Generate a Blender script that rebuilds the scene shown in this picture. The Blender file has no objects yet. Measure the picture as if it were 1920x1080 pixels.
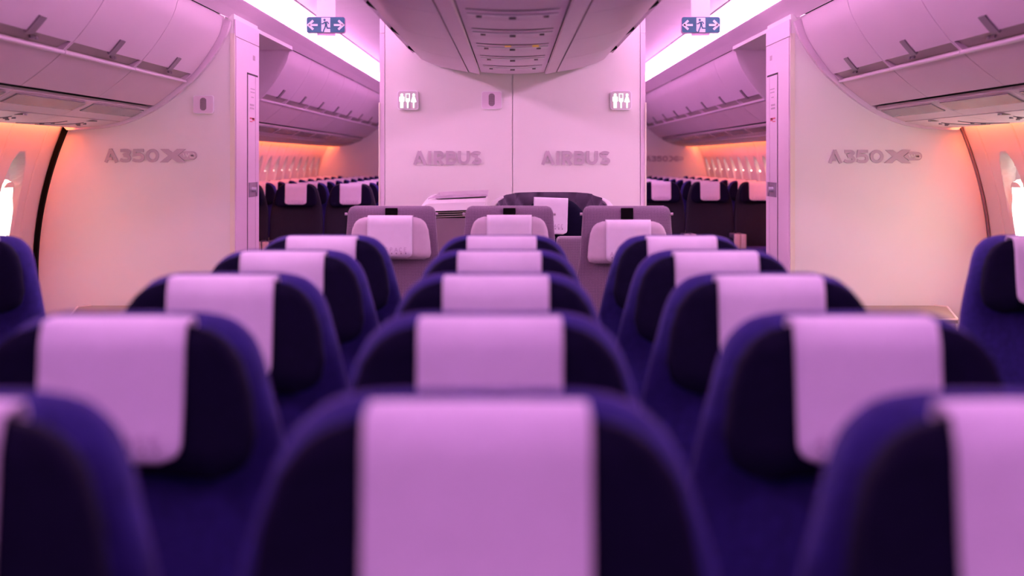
import bpy, bmesh, math
import numpy as np
from mathutils import Vector, Matrix

# ------------------------------------------------------------------ camera, world, exposure
SC = bpy.context.scene
COL = SC.collection
EYE = 1.36                      # camera height above the cabin floor
FPX = 3035.0                    # focal length in pixels of the 1920 px frame
cam_d = bpy.data.cameras.new('camera')
cam = bpy.data.objects.new('camera', cam_d); COL.objects.link(cam)
cam.location = (0, 0, EYE); cam.rotation_euler = (math.pi/2, 0, 0)
cam_d.sensor_fit = 'HORIZONTAL'; cam_d.sensor_width = 36.0
cam_d.lens = FPX/1920*36.0
cam_d.shift_x = -1/1920; cam_d.shift_y = -240/1920
cam_d.clip_start = 0.05; cam_d.clip_end = 100
cam_d.dof.use_dof = True; cam_d.dof.focus_distance = 8.9; cam_d.dof.aperture_fstop = 2.7
SC.camera = cam
w = bpy.data.worlds.new('world'); SC.world = w; w.use_nodes = True
w.node_tree.nodes['Background'].inputs[0].default_value = (0.55, 0.45, 0.75, 1)
w.node_tree.nodes['Background'].inputs[1].default_value = 0.02
vs = SC.view_settings
vs.view_transform = 'Standard'; vs.look = 'None'; vs.exposure = 0.13; vs.gamma = 1.0; vs.use_curve_mapping = False
COVE_COL = (1.0, 0.46, 0.92); COVE_STR = 34.0
FILL_COL = (0.95, 0.36, 1.0); FILL_STR = 23.0
WASH_COL = (1.0, 0.20, 0.06); WASH_STR = 36.0
DAY_COL = (1.0, 0.93, 0.84); DAY_STR = 5.0; SUN_STR = 11.0

# ------------------------------------------------------------------ materials
MATS = {}
def mat(name, col, rough=0.5, var=0.05, scale=8.0, bump=0.0, bscale=200.0, metal=0.0, sheen=0.0, sheen_tint=(1,1,1), spec=0.5, emit=None, estr=0.0, coat=0.0):
    m = bpy.data.materials.new(name); m.use_nodes = True
    nt = m.node_tree; b = nt.nodes['Principled BSDF']
    tc = nt.nodes.new('ShaderNodeTexCoord')
    nz = nt.nodes.new('ShaderNodeTexNoise'); nz.inputs['Scale'].default_value = scale; nz.inputs['Detail'].default_value = 4
    nt.links.new(tc.outputs['Object'], nz.inputs['Vector'])
    rp = nt.nodes.new('ShaderNodeValToRGB')
    rp.color_ramp.elements[0].position = 0.3; rp.color_ramp.elements[1].position = 0.7
    rp.color_ramp.elements[0].color = tuple(c*(1-var) for c in col)+(1,)
    rp.color_ramp.elements[1].color = tuple(min(1, c*(1+var)) for c in col)+(1,)
    nt.links.new(nz.outputs['Fac'], rp.inputs['Fac'])
    nt.links.new(rp.outputs['Color'], b.inputs['Base Color'])
    b.inputs['Roughness'].default_value = rough; b.inputs['Metallic'].default_value = metal
    b.inputs['Specular IOR Level'].default_value = spec
    b.inputs['Coat Weight'].default_value = coat
    if sheen:
        b.inputs['Sheen Weight'].default_value = sheen; b.inputs['Sheen Tint'].default_value = tuple(sheen_tint)+(1,)
        b.inputs['Sheen Roughness'].default_value = 0.4
    if bump:
        n2 = nt.nodes.new('ShaderNodeTexNoise'); n2.inputs['Scale'].default_value = bscale
        nt.links.new(tc.outputs['Object'], n2.inputs['Vector'])
        bp = nt.nodes.new('ShaderNodeBump'); bp.inputs['Strength'].default_value = bump; bp.inputs['Distance'].default_value = 0.002
        nt.links.new(n2.outputs['Fac'], bp.inputs['Height']); nt.links.new(bp.outputs['Normal'], b.inputs['Normal'])
    if emit:
        b.inputs['Emission Color'].default_value = tuple(emit)+(1,); b.inputs['Emission Strength'].default_value = estr
    MATS[name] = m
    return m
def weave(name, c1, c2, scale=260.0, rough=0.9):
    m = bpy.data.materials.new(name); m.use_nodes = True
    nt = m.node_tree; b = nt.nodes['Principled BSDF']
    tc = nt.nodes.new('ShaderNodeTexCoord')
    w1 = nt.nodes.new('ShaderNodeTexWave'); w1.bands_direction = 'X'; w1.inputs['Scale'].default_value = scale/6.28; w1.inputs['Distortion'].default_value = 1.0
    w2 = nt.nodes.new('ShaderNodeTexWave'); w2.bands_direction = 'Z'; w2.inputs['Scale'].default_value = scale/6.28; w2.inputs['Distortion'].default_value = 1.0
    mu = nt.nodes.new('ShaderNodeMath'); mu.operation = 'MULTIPLY'
    for n in (w1, w2): nt.links.new(tc.outputs['Object'], n.inputs['Vector'])
    nt.links.new(w1.outputs['Fac'], mu.inputs[0]); nt.links.new(w2.outputs['Fac'], mu.inputs[1])
    rp = nt.nodes.new('ShaderNodeValToRGB'); rp.color_ramp.elements[0].color = c1+(1,); rp.color_ramp.elements[1].color = c2+(1,)
    nt.links.new(mu.outputs[0], rp.inputs['Fac']); nt.links.new(rp.outputs['Color'], b.inputs['Base Color'])
    bp = nt.nodes.new('ShaderNodeBump'); bp.inputs['Strength'].default_value = 0.4; bp.inputs['Distance'].default_value = 0.002
    nt.links.new(mu.outputs[0], bp.inputs['Height']); nt.links.new(bp.outputs['Normal'], b.inputs['Normal'])
    b.inputs['Roughness'].default_value = rough; b.inputs['Sheen Weight'].default_value = 0.2
    MATS[name] = m
    return m
mat('panel', (0.80, 0.765, 0.75), 0.55, 0.015, 2.0, 0.08, 350)
mat('partition', (0.80, 0.775, 0.75), 0.6, 0.015, 1.5, 0.08, 350)
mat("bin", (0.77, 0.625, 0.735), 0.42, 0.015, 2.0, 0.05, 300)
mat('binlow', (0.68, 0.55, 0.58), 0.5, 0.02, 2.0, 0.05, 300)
mat('sidewall', (0.66, 0.58, 0.55), 0.6, 0.015, 2.0, 0.08, 350)
mat('ceil', (0.84, 0.80, 0.80), 0.6, 0.01, 2.0)
mat('channel', (0.42, 0.36, 0.33), 0.45, 0.03, 5.0)
mat('dark', (0.003, 0.003, 0.003), 0.8, 0.1, spec=0.1)
mat('latch', (0.20, 0.16, 0.19), 0.35, 0.05, 20)
mat('lens', (0.22, 0.20, 0.19), 0.25, 0.05, 6)
mat('letter', (0.50, 0.42, 0.47), 0.45, 0.02)
mat('corner', (0.78, 0.74, 0.60), 0.3, 0.02)
mat('lock', (0.33, 0.28, 0.36), 0.3, 0.05, 20, metal=0.6)
mat('redmark', (0.65, 0.08, 0.12), 0.5, 0.05)
mat('greymark', (0.42, 0.32, 0.38), 0.5, 0.05)
mat('grille', (0.36, 0.28, 0.33), 0.6, 0.3, 400)
mat('shadow_gap', (0.02, 0.012, 0.015), 0.8, 0.1)
mat('carpet', (0.16, 0.14, 0.18), 0.95, 0.3, 60, 0.5, 300)
mat('navy', (0.021, 0.016, 0.150), 0.75, 0.18, 60, 0.25, 420, sheen=0.22, sheen_tint=(0.55, 0.25, 1.0), spec=0.25)
mat('navypad', (0.005, 0.004, 0.020), 0.8, 0.12, 60, 0.15, 420, spec=0.08)
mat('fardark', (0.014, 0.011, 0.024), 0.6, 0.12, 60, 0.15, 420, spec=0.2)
mat('cloth', (0.80, 0.74, 0.84), 0.8, 0.02, 30, 0.12, 600, sheen=0.1)
mat('print', (0.55, 0.42, 0.58), 0.7, 0.05)
mat('printdark', (0.22, 0.14, 0.26), 0.7, 0.05)
mat('arm', (0.62, 0.55, 0.50), 0.4, 0.04, 12)
mat('armdark', (0.06, 0.05, 0.09), 0.5, 0.05, 12)
mat('metal', (0.45, 0.45, 0.5), 0.35, 0.05, 12, metal=0.8)
weave('tweed', (0.115, 0.070, 0.118), (0.40, 0.28, 0.39), 300)
mat('greypad', (0.56, 0.46, 0.53), 0.7, 0.03, 40, 0.1, 400)
mat('strap', (0.004, 0.003, 0.004), 0.9, 0.1, spec=0.05)
mat('quilt', (0.085, 0.055, 0.105), 0.75, 0.1, 40, 0.1, 400, sheen=0.2, sheen_tint=(0.8, 0.5, 0.9))
mat('podwhite', (0.80, 0.76, 0.78), 0.3, 0.015, 3)
mat('podpanel', (0.22, 0.15, 0.19), 0.5, 0.05, 8)
mat('podlid', (0.46, 0.36, 0.44), 0.35, 0.04, 8)
mat('console', (0.34, 0.29, 0.21), 0.45, 0.04, 8)
mat('consoleedge', (0.75, 0.66, 0.58), 0.35, 0.03, 8)
mat('teal', (0.02, 0.135, 0.20), 0.4, 0.12, 14)
mat('signwhite', (0.85, 0.82, 0.86), 0.4, 0.02)
mat('signface', (0.62, 0.56, 0.58), 0.5, 0.02)
mat('signedge', (0.62, 0.42, 0.58), 0.4, 0.02)
mat('glow', (0.8, 0.9, 0.8), 0.5, 0.01, emit=(0.70, 1.0, 0.75), estr=0.75)
mat('cove', (0.9, 0.9, 0.9), 0.5, 0.0, emit=COVE_COL, estr=COVE_STR)
mat('coveaft', (0.9, 0.9, 0.9), 0.5, 0.0, emit=(1.0, 0.40, 0.92), estr=COVE_STR*1.2)
mat('violet_fill', (0.9, 0.9, 0.9), 0.5, 0.0, emit=FILL_COL, estr=FILL_STR)
mat('bintop', (0.9, 0.9, 0.9), 0.5, 0.0, emit=COVE_COL, estr=COVE_STR*0.30)
mat('wash', (0.9, 0.8, 0.7), 0.5, 0.0, emit=WASH_COL, estr=WASH_STR)
mat('day', (0.9, 0.9, 0.9), 0.4, 0.0, emit=DAY_COL, estr=DAY_STR)
mat('daysun', (0.9, 0.9, 0.9), 0.4, 0.0, emit=DAY_COL, estr=SUN_STR)
mat('bezel', (0.66, 0.60, 0.57), 0.35, 0.01)
mat('amber', (0.8, 0.5, 0.1), 0.4, 0.05, emit=(1.0, 0.45, 0.1), estr=0.25)

# ------------------------------------------------------------------ mesh helpers
class MB:
    def __init__(s): s.v = []; s.f = []
    def add(s, vs_, fs_):
        n = len(s.v); s.v += [tuple(v) for v in vs_]; s.f += [tuple(i+n for i in f) for f in fs_]; return s
    def box(s, x0, x1, y0, y1, z0, z1):
        return s.add([(x0,y0,z0),(x1,y0,z0),(x1,y1,z0),(x0,y1,z0),(x0,y0,z1),(x1,y0,z1),(x1,y1,z1),(x0,y1,z1)],
                     [(0,3,2,1),(4,5,6,7),(0,1,5,4),(1,2,6,5),(2,3,7,6),(3,0,4,7)])
    def sweep(s, loop, y0, y1):
        """closed (x,z) loop extruded along y, with caps"""
        n = len(loop)
        v = [(x,y0,z) for x,z in loop]+[(x,y1,z) for x,z in loop]
        f = [(i,(i+1)%n,n+(i+1)%n,n+i) for i in range(n)]+[tuple(range(n-1,-1,-1)), tuple(range(n,2*n))]
        return s.add(v, f)
    def strip(s, prof, y0, y1, th, flip=1):
        """open (x,z) profile thickened by th along its normal, extruded along y, quads only"""
        p = [Vector(q) for q in prof]; off = []
        for i in range(len(p)):
            a = p[max(i-1,0)]; b = p[min(i+1,len(p)-1)]
            t = (b-a).normalized(); off.append(p[i]+Vector((-t.y, t.x))*th*flip)
        n = len(p)
        v = [(q.x,y0,q.y) for q in p]+[(q.x,y1,q.y) for q in p]+[(q.x,y0,q.y) for q in off]+[(q.x,y1,q.y) for q in off]
        f = []
        for i in range(n-1):
            f += [(i,i+1,n+i+1,n+i),(2*n+i,3*n+i,3*n+i+1,2*n+i+1),(i,2*n+i,2*n+i+1,i+1),(n+i,n+i+1,3*n+i+1,3*n+i)]
        f += [(0,n,3*n,2*n),(n-1,3*n-1,4*n-1,2*n-1)]
        return s.add(v, f)
    def plate(s, poly, y0, y1):
        """(x,z) polygon extruded along y"""
        return s.sweep(poly, y0, y1)
    def tube(s, pts, r, seg=8):
        pts = [Vector(p) for p in pts]; rings = []
        for i, p in enumerate(pts):
            t = (pts[min(i+1,len(pts)-1)]-pts[max(i-1,0)]).normalized()
            a = t.cross(Vector((0,0,1)));
            if a.length < 1e-3: a = t.cross(Vector((1,0,0)))
            a.normalize(); b = t.cross(a)
            rings.append([p+a*r*math.cos(2*math.pi*k/seg)+b*r*math.sin(2*math.pi*k/seg) for k in range(seg)])
        v = [q for rg in rings for q in rg]; f = []
        for i in range(len(pts)-1):
            for k in range(seg): f.append((i*seg+k, i*seg+(k+1)%seg, (i+1)*seg+(k+1)%seg, (i+1)*seg+k))
        f += [tuple(range(seg-1,-1,-1)), tuple(range((len(pts)-1)*seg, len(pts)*seg))]
        return s.add(v, f)
    def mirror(s):
        s.v = [(-x,y,z) for x,y,z in s.v]; s.f = [tuple(reversed(f)) for f in s.f]; return s
    def mesh(s, name, m, smooth=False, fix=True):
        me = bpy.data.meshes.new(name); me.from_pydata(s.v, [], s.f)
        if fix:
            bm = bmesh.new(); bm.from_mesh(me); bmesh.ops.recalc_face_normals(bm, faces=bm.faces); bm.to_mesh(me); bm.free()
        me.materials.append(MATS[m])
        if smooth:
            me.shade_smooth()
            try: me.set_sharp_from_angle(angle=math.radians(38))
            except Exception: pass
        me.update(); return me
    def build(s, name, m, parent=None, smooth=False, loc=None):
        return put(name, s.mesh(name, m, smooth), parent, loc)
def put(name, me, parent=None, loc=None):
    o = bpy.data.objects.new(name, me); COL.objects.link(o)
    if parent: o.parent = parent
    if loc: o.location = loc
    return o
def tag(o, label=None, cat=None, group=None, kind=None):
    if label: o['label'] = label
    if cat: o['category'] = cat
    if group: o['group'] = group
    if kind: o['kind'] = kind
    return o
def thing(name, loc, label, cat, group=None, rz=0):
    o = bpy.data.objects.new(name, None); COL.objects.link(o); o.location = loc; o.rotation_euler = (0,0,rz)
    o.empty_display_size = 0.1
    return tag(o, label, cat, group)
def struct(o): o['kind'] = 'structure'; return o
def sempty(name, loc=(0,0,0)):
    o = bpy.data.objects.new(name, None); COL.objects.link(o); o.location = loc; o.empty_display_size = 0.1; return struct(o)
def rrect(cx, cz, w_, h_, r, n=5):
    pts = []
    for (sx, sz, a0) in ((1,1,0),(-1,1,90),(-1,-1,180),(1,-1,270)):
        for k in range(n+1):
            a = math.radians(a0+90*k/n)
            pts.append((cx+sx*(w_/2-r)+r*math.cos(a), cz+sz*(h_/2-r)+r*math.sin(a)))
    return pts
def sm(a, b, x):
    t = min(1, max(0, (x-a)/(b-a))); return t*t*(3-2*t)
S92 = 9.2/FPX
def pw(pts):      # profile measured on the partition plane (9.2 m) -> (lateral x>0, world z)
    return [((961-x)*S92, EYE+(300-y)*S92) for x, y in pts]
def dense(pts, n):  # Catmull-Rom resample of a profile
    P = [Vector(p) for p in pts]; P = [2*P[0]-P[1]]+P+[2*P[-1]-P[-2]]; out = []
    for i in range(1, len(P)-2):
        for k in range(n):
            t = k/n; a,b,c,d = P[i-1],P[i],P[i+1],P[i+2]
            q = 0.5*((2*b)+(-a+c)*t+(2*a-5*b+4*c-d)*t*t+(-a+3*b-3*c+d)*t**3); out.append((q.x,q.y))
    out.append(tuple(pts[-1])); return out
def mx(pts, s): return [(s*x, z) for x, z in pts]

Y_P = 9.2         # side partitions
Y_C = 9.3         # centre partition
Y_MB = 10.05      # rear of the side monuments
Y_B2 = 11.76      # start of the aft bins
Y_F = 22.3        # far bulkhead
Y_N = -3.0
def XW(z):        # cabin side wall half width at height z
    Z = max(z-EYE, -0.62); return 2.72-0.259*(Z+0.62)**2

# ------------------------------------------------------------------ floor and end walls
fl = MB().box(-2.75, 2.75, Y_N, Y_F+0.1, -0.05, 0.0).build('floor', 'carpet'); struct(fl)
wn = MB().box(-2.75, 2.75, Y_N-0.05, Y_N, 0, 2.45).build('wall_front', 'panel'); struct(wn)
wf = MB().box(-2.75, 2.75, Y_F, Y_F+0.05, 0, 2.45).build('wall_far', 'partition'); struct(wf)

# ------------------------------------------------------------------ side walls with window recesses
PITCH_W = 0.635
WZ, WHH, WHW = 1.045, 0.205, 0.135          # window centre height, half height, half width
RZ, RHH, RHW = 1.085, 0.312, 0.175          # scooped reveal
def se(y, z, cz, hw, hh, p=2.6): return (abs(y)/hw)**p+(abs(z-cz)/hh)**p
def sidewall_mesh(sgn, plain=False):
    ny, nz = 52, 120; half = PITCH_W/2-0.002; z0, z1 = 0.0, EYE+0.30
    mb = MB(); vs_ = []
    for j in range(nz+1):
        z = z0+(z1-z0)*j/nz
        for i in range(ny+1):
            y = -half+2*half*i/ny
            x = XW(z)
            if not plain: x += max(0, 2.712-x)*(1-sm(0.86, 1.0, se(y, z, RZ, RHW, RHH, 2.3)))*(1.0)
            if not plain: x += 0.03*(1-sm(0.9, 1.02, se(y, z, WZ, WHW, WHH)))
            e = min(i, ny-i)
            if e == 0: x += 0.012
            vs_.append((sgn*x, y, z))
    fs_ = [(j*(ny+1)+i, j*(ny+1)+i+1, (j+1)*(ny+1)+i+1, (j+1)*(ny+1)+i) for j in range(nz) for i in range(ny)]
    if sgn < 0: fs_ = [tuple(reversed(f)) for f in fs_]
    fs_ = [tuple(reversed(f)) for f in fs_]
    mb.add(vs_, fs_)
    me = bpy.data.meshes.new('sidewall_panel'); me.from_pydata(mb.v, [], mb.f); me.materials.append(MATS['sidewall']); me.shade_smooth(); return me
def oval(cz, hw, hh, p=2.6, n=40):
    out = []
    for k in range(n):
        a = 2*math.pi*k/n; c, s_ = math.cos(a), math.sin(a)
        out.append((math.copysign(abs(c)**(2/p)*hw, c), cz+math.copysign(abs(s_)**(2/p)*hh, s_)))
    return out
def window_parts(sgn):
    n = 40
    o = oval(WZ, WHW*0.97, WHH*0.98)
    pane = MB(); pane.add([(sgn*(XW(z)+0.020), y, z) for y, z in o]+[(sgn*(XW(WZ)+0.022), 0, WZ)], [(k, (k+1)%n, n) for k in range(n)])
    oi = oval(WZ, WHW*0.955, WHH*0.965); oo = oval(WZ, WHW*1.05, WHH*1.04)
    bz = MB(); rows = [(oi, 0.018), (oi, 0.003), (oo, 0.001), (oo, 0.016)]
    bz.add([(sgn*(max(XW(z),2.69)+d), y, z) for q, d in rows for y, z in q],
           [(r*n+k, r*n+(k+1)%n, ((r+1)%4)*n+(k+1)%n, ((r+1)%4)*n+k) for r in range(4) for k in range(n)])
    sh = MB(); top = [(y, z) for y, z in oi if z > WZ+WHH*0.80]
    sh.add([(sgn*(XW(z)+0.010), y, z) for y, z in top]+[(sgn*(XW(z)+0.016), y, z) for y, z in top],
           [tuple(range(len(top))), tuple(range(2*len(top)-1, len(top)-1, -1))]+[(k, len(top)+k, len(top)+(k+1)%len(top), (k+1)%len(top)) for k in range(len(top))])
    o2 = oval(WZ, WHW*0.95, WHH*0.96)
    cs = MB(); cs.add([(sgn*(XW(z)+0.014), y, z) for y, z in o2]+[(sgn*(XW(z)+0.018), y, z) for y, z in o2], [tuple(range(n)), tuple(range(2*n-1, n-1, -1))]+[(k, n+k, n+(k+1) % n, (k+1) % n) for k in range(n)])
    global closed_shade; closed_shade = cs.mesh('window_shade', 'sidewall')
    return pane.mesh('pane', 'day' if sgn < 0 else 'daysun', True), bz.mesh('window_frame', 'bezel', True), sh.mesh('window_shade', 'bezel')
wy = [8.6+PITCH_W*k for k in range(-14, 22) if 8.6+PITCH_W*k < Y_F-0.3]
wcount = 0
for sgn, nm in ((-1, 'wall_left'), (1, 'wall_right')):
    root = sempty(nm)
    me = sidewall_mesh(sgn); me0 = sidewall_mesh(sgn, True); pa, bz, sh = window_parts(sgn)
    for y in wy:
        put('sidewall_panel', me0 if Y_P-0.25 < y < Y_MB+0.1 else me, root, (0, y, 0))
        if Y_P-0.25 < y < Y_MB+0.1: continue
        wcount += 1
        wr = sempty('window_%d' % wcount, (0, y, 0))
        put('pane', pa, wr); put('window_frame', bz, wr); put('window_shade', sh if 5.8 < y < 9.0 else closed_shade, wr)
    # outer backing skin
    sk = MB(); prof = [(sgn*(2.85), z) for z in (0, 2.4)]
    sk.strip(prof, Y_N, Y_F, 0.02, -sgn); sk.build('outer_skin', 'dark', root)

# ------------------------------------------------------------------ ceiling, cove valance and light strips
ceil_root = sempty('ceiling')
cx = [(-1.36, EYE+1.006), (-1.15, EYE+1.03), (-0.9, EYE+1.055), (-0.5, EYE+1.10), (0, EYE+1.12), (0.5, EYE+1.10), (0.9, EYE+1.055), (1.15, EYE+1.03), (1.36, EYE+1.006)]
cme = MB().strip(cx, -0.632, 0.632, 0.02, 1).mesh('ceiling_panel', 'ceil')
k = 0; y = Y_N+0.635
while y < Y_F:
    put('ceiling_panel', cme, ceil_root, (0, y, 0)); y += 1.27
MB().box(-1.6, 1.6, Y_N, Y_F, EYE+1.23, EYE+1.25).build('ceiling_backing', 'dark', ceil_root)
strip_prof = [(1.518, EYE+0.907), (1.515, EYE+0.985)]
refl_prof = [(1.517, EYE+0.988), (1.45, EYE+1.000), (1.372, EYE+1.002)]
lamp_y = [(2.0+1.8*i, 2.0+1.8*(i+1)) for i in range(10)]
tr_i = 0
for s, side in ((-1, 'port'), (1, 'starboard')):
    tr_i += 1
    va = MB().strip(mx([(1.614, EYE+0.808), (1.575, EYE+0.852), (1.521, EYE+0.906)], s), Y_N, Y_F, 0.02, -s).build('trim_%d' % tr_i, 'bin'); struct(va)
    tr_i += 1
    bk = MB().strip(mx([(1.60, EYE+0.93), (1.56, EYE+1.0), (1.36, EYE+1.06)], s), Y_N, Y_F, 0.02, -s).build('trim_%d' % tr_i, 'ceil'); struct(bk)
    t = thing('cove_light', (s*1.45, lamp_y[0][0], EYE+0.95), 'long glowing white strip light in the ceiling cove above the %s aisle' % ('left' if s < 0 else 'right'), 'strip light', 'cove lights above the aisles')
    for (a, b) in lamp_y:
        mb = MB().strip(mx(strip_prof, s), a+0.003, b-0.003, 0.012, -s); mb.v = [(x-s*1.45, yy-lamp_y[0][0], z-EYE-0.95) for x, yy, z in mb.v]
        mb.build('diffuser', 'cove' if a < 9.8 else 'coveaft', t, True)
    for (a, b) in [(-2.9+1.63*i, -2.9+1.63*(i+1)) for i in range(3)]:  # unseen violet segments added around the camera to fill the seat fronts
        mb = MB().strip(mx(strip_prof, s), a+0.003, b-0.003, 0.012, -s); mb.v = [(x-s*1.45, yy-lamp_y[0][0], z-EYE-0.95) for x, yy, z in mb.v]
        mb.build('added_violet_fill', 'violet_fill', t, True)
    tr_i += 1
    struct(MB().strip(mx(refl_prof, s), Y_N, Y_F, 0.012, -s).build('trim_%d' % tr_i, 'ceil'))
    tr_i += 1
    leak_baffle = MB().box(min(s*2.385, s*2.397), max(s*2.385, s*2.397), Y_N, Y_F, EYE+0.196, EYE+0.32).build('trim_%d' % tr_i, 'bin'); struct(leak_baffle)  # hidden baffle added to stop amber wash light leaking inboard
    tr_i += 1
    wb = MB().strip(mx([(2.425, EYE+0.30), (2.462, EYE+0.262)], s), 4.2, Y_P-0.02, 0.006, -s)
    wb.strip(mx([(2.425, EYE+0.30), (2.462, EYE+0.262)], s), Y_B2+0.05, Y_F-0.02, 0.006, -s)
    t = wb.build('wall_wash_light', 'wash'); tag(t, 'amber wash light tucked behind the %s bins above the windows' % ('left' if s < 0 else 'right'), 'strip light', 'amber wall wash lights')
    tc_ = MB().box(min(s*2.38, s*2.60), max(s*2.38, s*2.60), Y_N, Y_F, EYE+0.305, EYE+0.325).build('trim_%d' % tr_i, 'bin'); struct(tc_)

# ------------------------------------------------------------------ side partitions (monuments) and the centre partition
def wall_edge(z0, z1, n, ins): return [(XW(z0+(z1-z0)*i/n)-ins, z0+(z1-z0)*i/n) for i in range(n+1)]
XI = 522*S92
for s, nm in ((-1, 'wall_back_left'), (1, 'wall_back_right')):
    root = sempty(nm)
    loop = [(XI, 0.0)]+wall_edge(0.0, EYE+0.20, 24, 0.014)+[(2.38, EYE+0.55), (1.8, EYE+0.83), (XI, EYE+0.83)]
    MB().sweep(mx(loop, s), Y_P, Y_MB).build('partition_panel', 'partition', root)
    # soffit of the cross aisle behind the monument
    MB().box(min(s*1.6, s*2.7), max(s*1.6, s*2.7), Y_MB, Y_B2, EYE+0.80, EYE+0.83).build('soffit_panel', 'panel', root)
    # aisle face: lining, recessed door leaf lines, lock
    xi = s*(XI-0.006)
    def face(y0, y1, z0, z1, m, name, d0, d1, par=root):
        a, b = sorted((s*(XI-d0), s*(XI-d1))); return MB().box(a, b, y0, y1, z0, z1).build(name, m, par)
    face(Y_P+0.03, Y_MB, 0.02, EYE+0.70, 'bin', 'lining_panel', -0.002, 0.008)
    face(Y_P+0.0, Y_MB, EYE+0.705, EYE+0.80, 'bin', 'header_panel', -0.002, 0.009)
    leaf = face(Y_P+0.40, Y_MB-0.05, 0.06, EYE+0.52, 'shadow_gap', 'door_leaf_frame', 0.008, 0.0095)
    face(Y_P+0.412, Y_P+0.68, 0.07, EYE+0.508, 'bin', 'door_leaf', 0.0095, 0.0125, leaf)
    face(Y_P+0.692, Y_MB-0.062, 0.07, EYE+0.508, 'bin', 'door_leaf', 0.0095, 0.0125, leaf)
    lk = face(Y_P+0.43, Y_P+0.67, EYE-0.222, EYE-0.135, 'lock', 'lock_plate', 0.0125, 0.017, leaf)
    face(Y_P+0.70, Y_MB-0.09, EYE-0.222, EYE-0.135, 'lock', 'strike_plate', 0.0125, 0.017, leaf)
    kb = MB().tube([(s*(XI-0.017), Y_P+0.53, EYE-0.178), (s*(XI-0.045), Y_P+0.53, EYE-0.178)], 0.016, 12).build('lock_knob', 'metal', leaf)
    for (yy, zz, ww, hh, m) in ((0.50,0.425,0.16,0.006,'greymark'),(0.50,0.405,0.16,0.006,'greymark'),(0.53,0.375,0.09,0.006,'greymark'),
                                (0.48,0.325,0.15,0.012,'greymark'),(0.48,0.305,0.15,0.012,'greymark'),(0.47,0.245,0.16,0.010,'redmark'),(0.47,0.228,0.10,0.006,'redmark'),(0.56,0.236,0.09,0.018,'redmark')):
        face(Y_P+yy, Y_P+yy+ww, EYE+zz, EYE+zz+hh, m, 'instruction_mark', 0.0125, 0.0130, leaf)
    face(Y_P+0.62, Y_P+0.70, EYE+0.605, EYE+0.635, 'greymark', 'header_mark', 0.008, 0.0085)
    # front corner strip
    a, b = sorted((s*(XI-0.004), s*(XI+0.022)))
    MB().box(a, b, Y_P-0.006, Y_P+0.004, 0.02, EYE+0.72).build('corner_strip', 'corner', root)
    # seal against the side wall
    seal = MB()
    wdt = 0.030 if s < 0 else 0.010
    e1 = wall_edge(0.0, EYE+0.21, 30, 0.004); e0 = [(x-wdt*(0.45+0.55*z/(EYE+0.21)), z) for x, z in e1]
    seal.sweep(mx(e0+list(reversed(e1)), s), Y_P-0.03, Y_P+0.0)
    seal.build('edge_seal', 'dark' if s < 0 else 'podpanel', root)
cr = sempty('wall_back_center')
HC = 249*9.3/FPX
MB().box(-HC+0.03, -0.002, Y_C, Y_C+0.02, 0, EYE+1.15).build('partition_panel', 'partition', cr)
MB().box(0.002, HC-0.03, Y_C, Y_C+0.02, 0, EYE+1.15).build('partition_panel', 'partition', cr)
MB().box(-HC, HC, Y_C+0.012, Y_C+0.75, 0, EYE+1.16).build('partition_core', 'partition', cr)
for s in (-1, 1):
    a, b = sorted((s*(HC-0.028), s*HC)); MB().box(a, b, Y_C-0.004, Y_C+0.03, 0, EYE+0.725).build('edge_strip', 'bin', cr)
    a, b = sorted((s*(HC-0.028), s*HC)); MB().box(a, b, Y_C-0.004, Y_C+0.03, EYE+0.73, EYE+1.15).build('edge_strip', 'bin', cr)
    a, b = sorted((s*(HC-0.003), s*(HC+0.006))); MB().box(a, b, Y_C-0.012, Y_C+0.0, 0, EYE+0.33).build('corner_strip', 'corner', cr)

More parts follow.
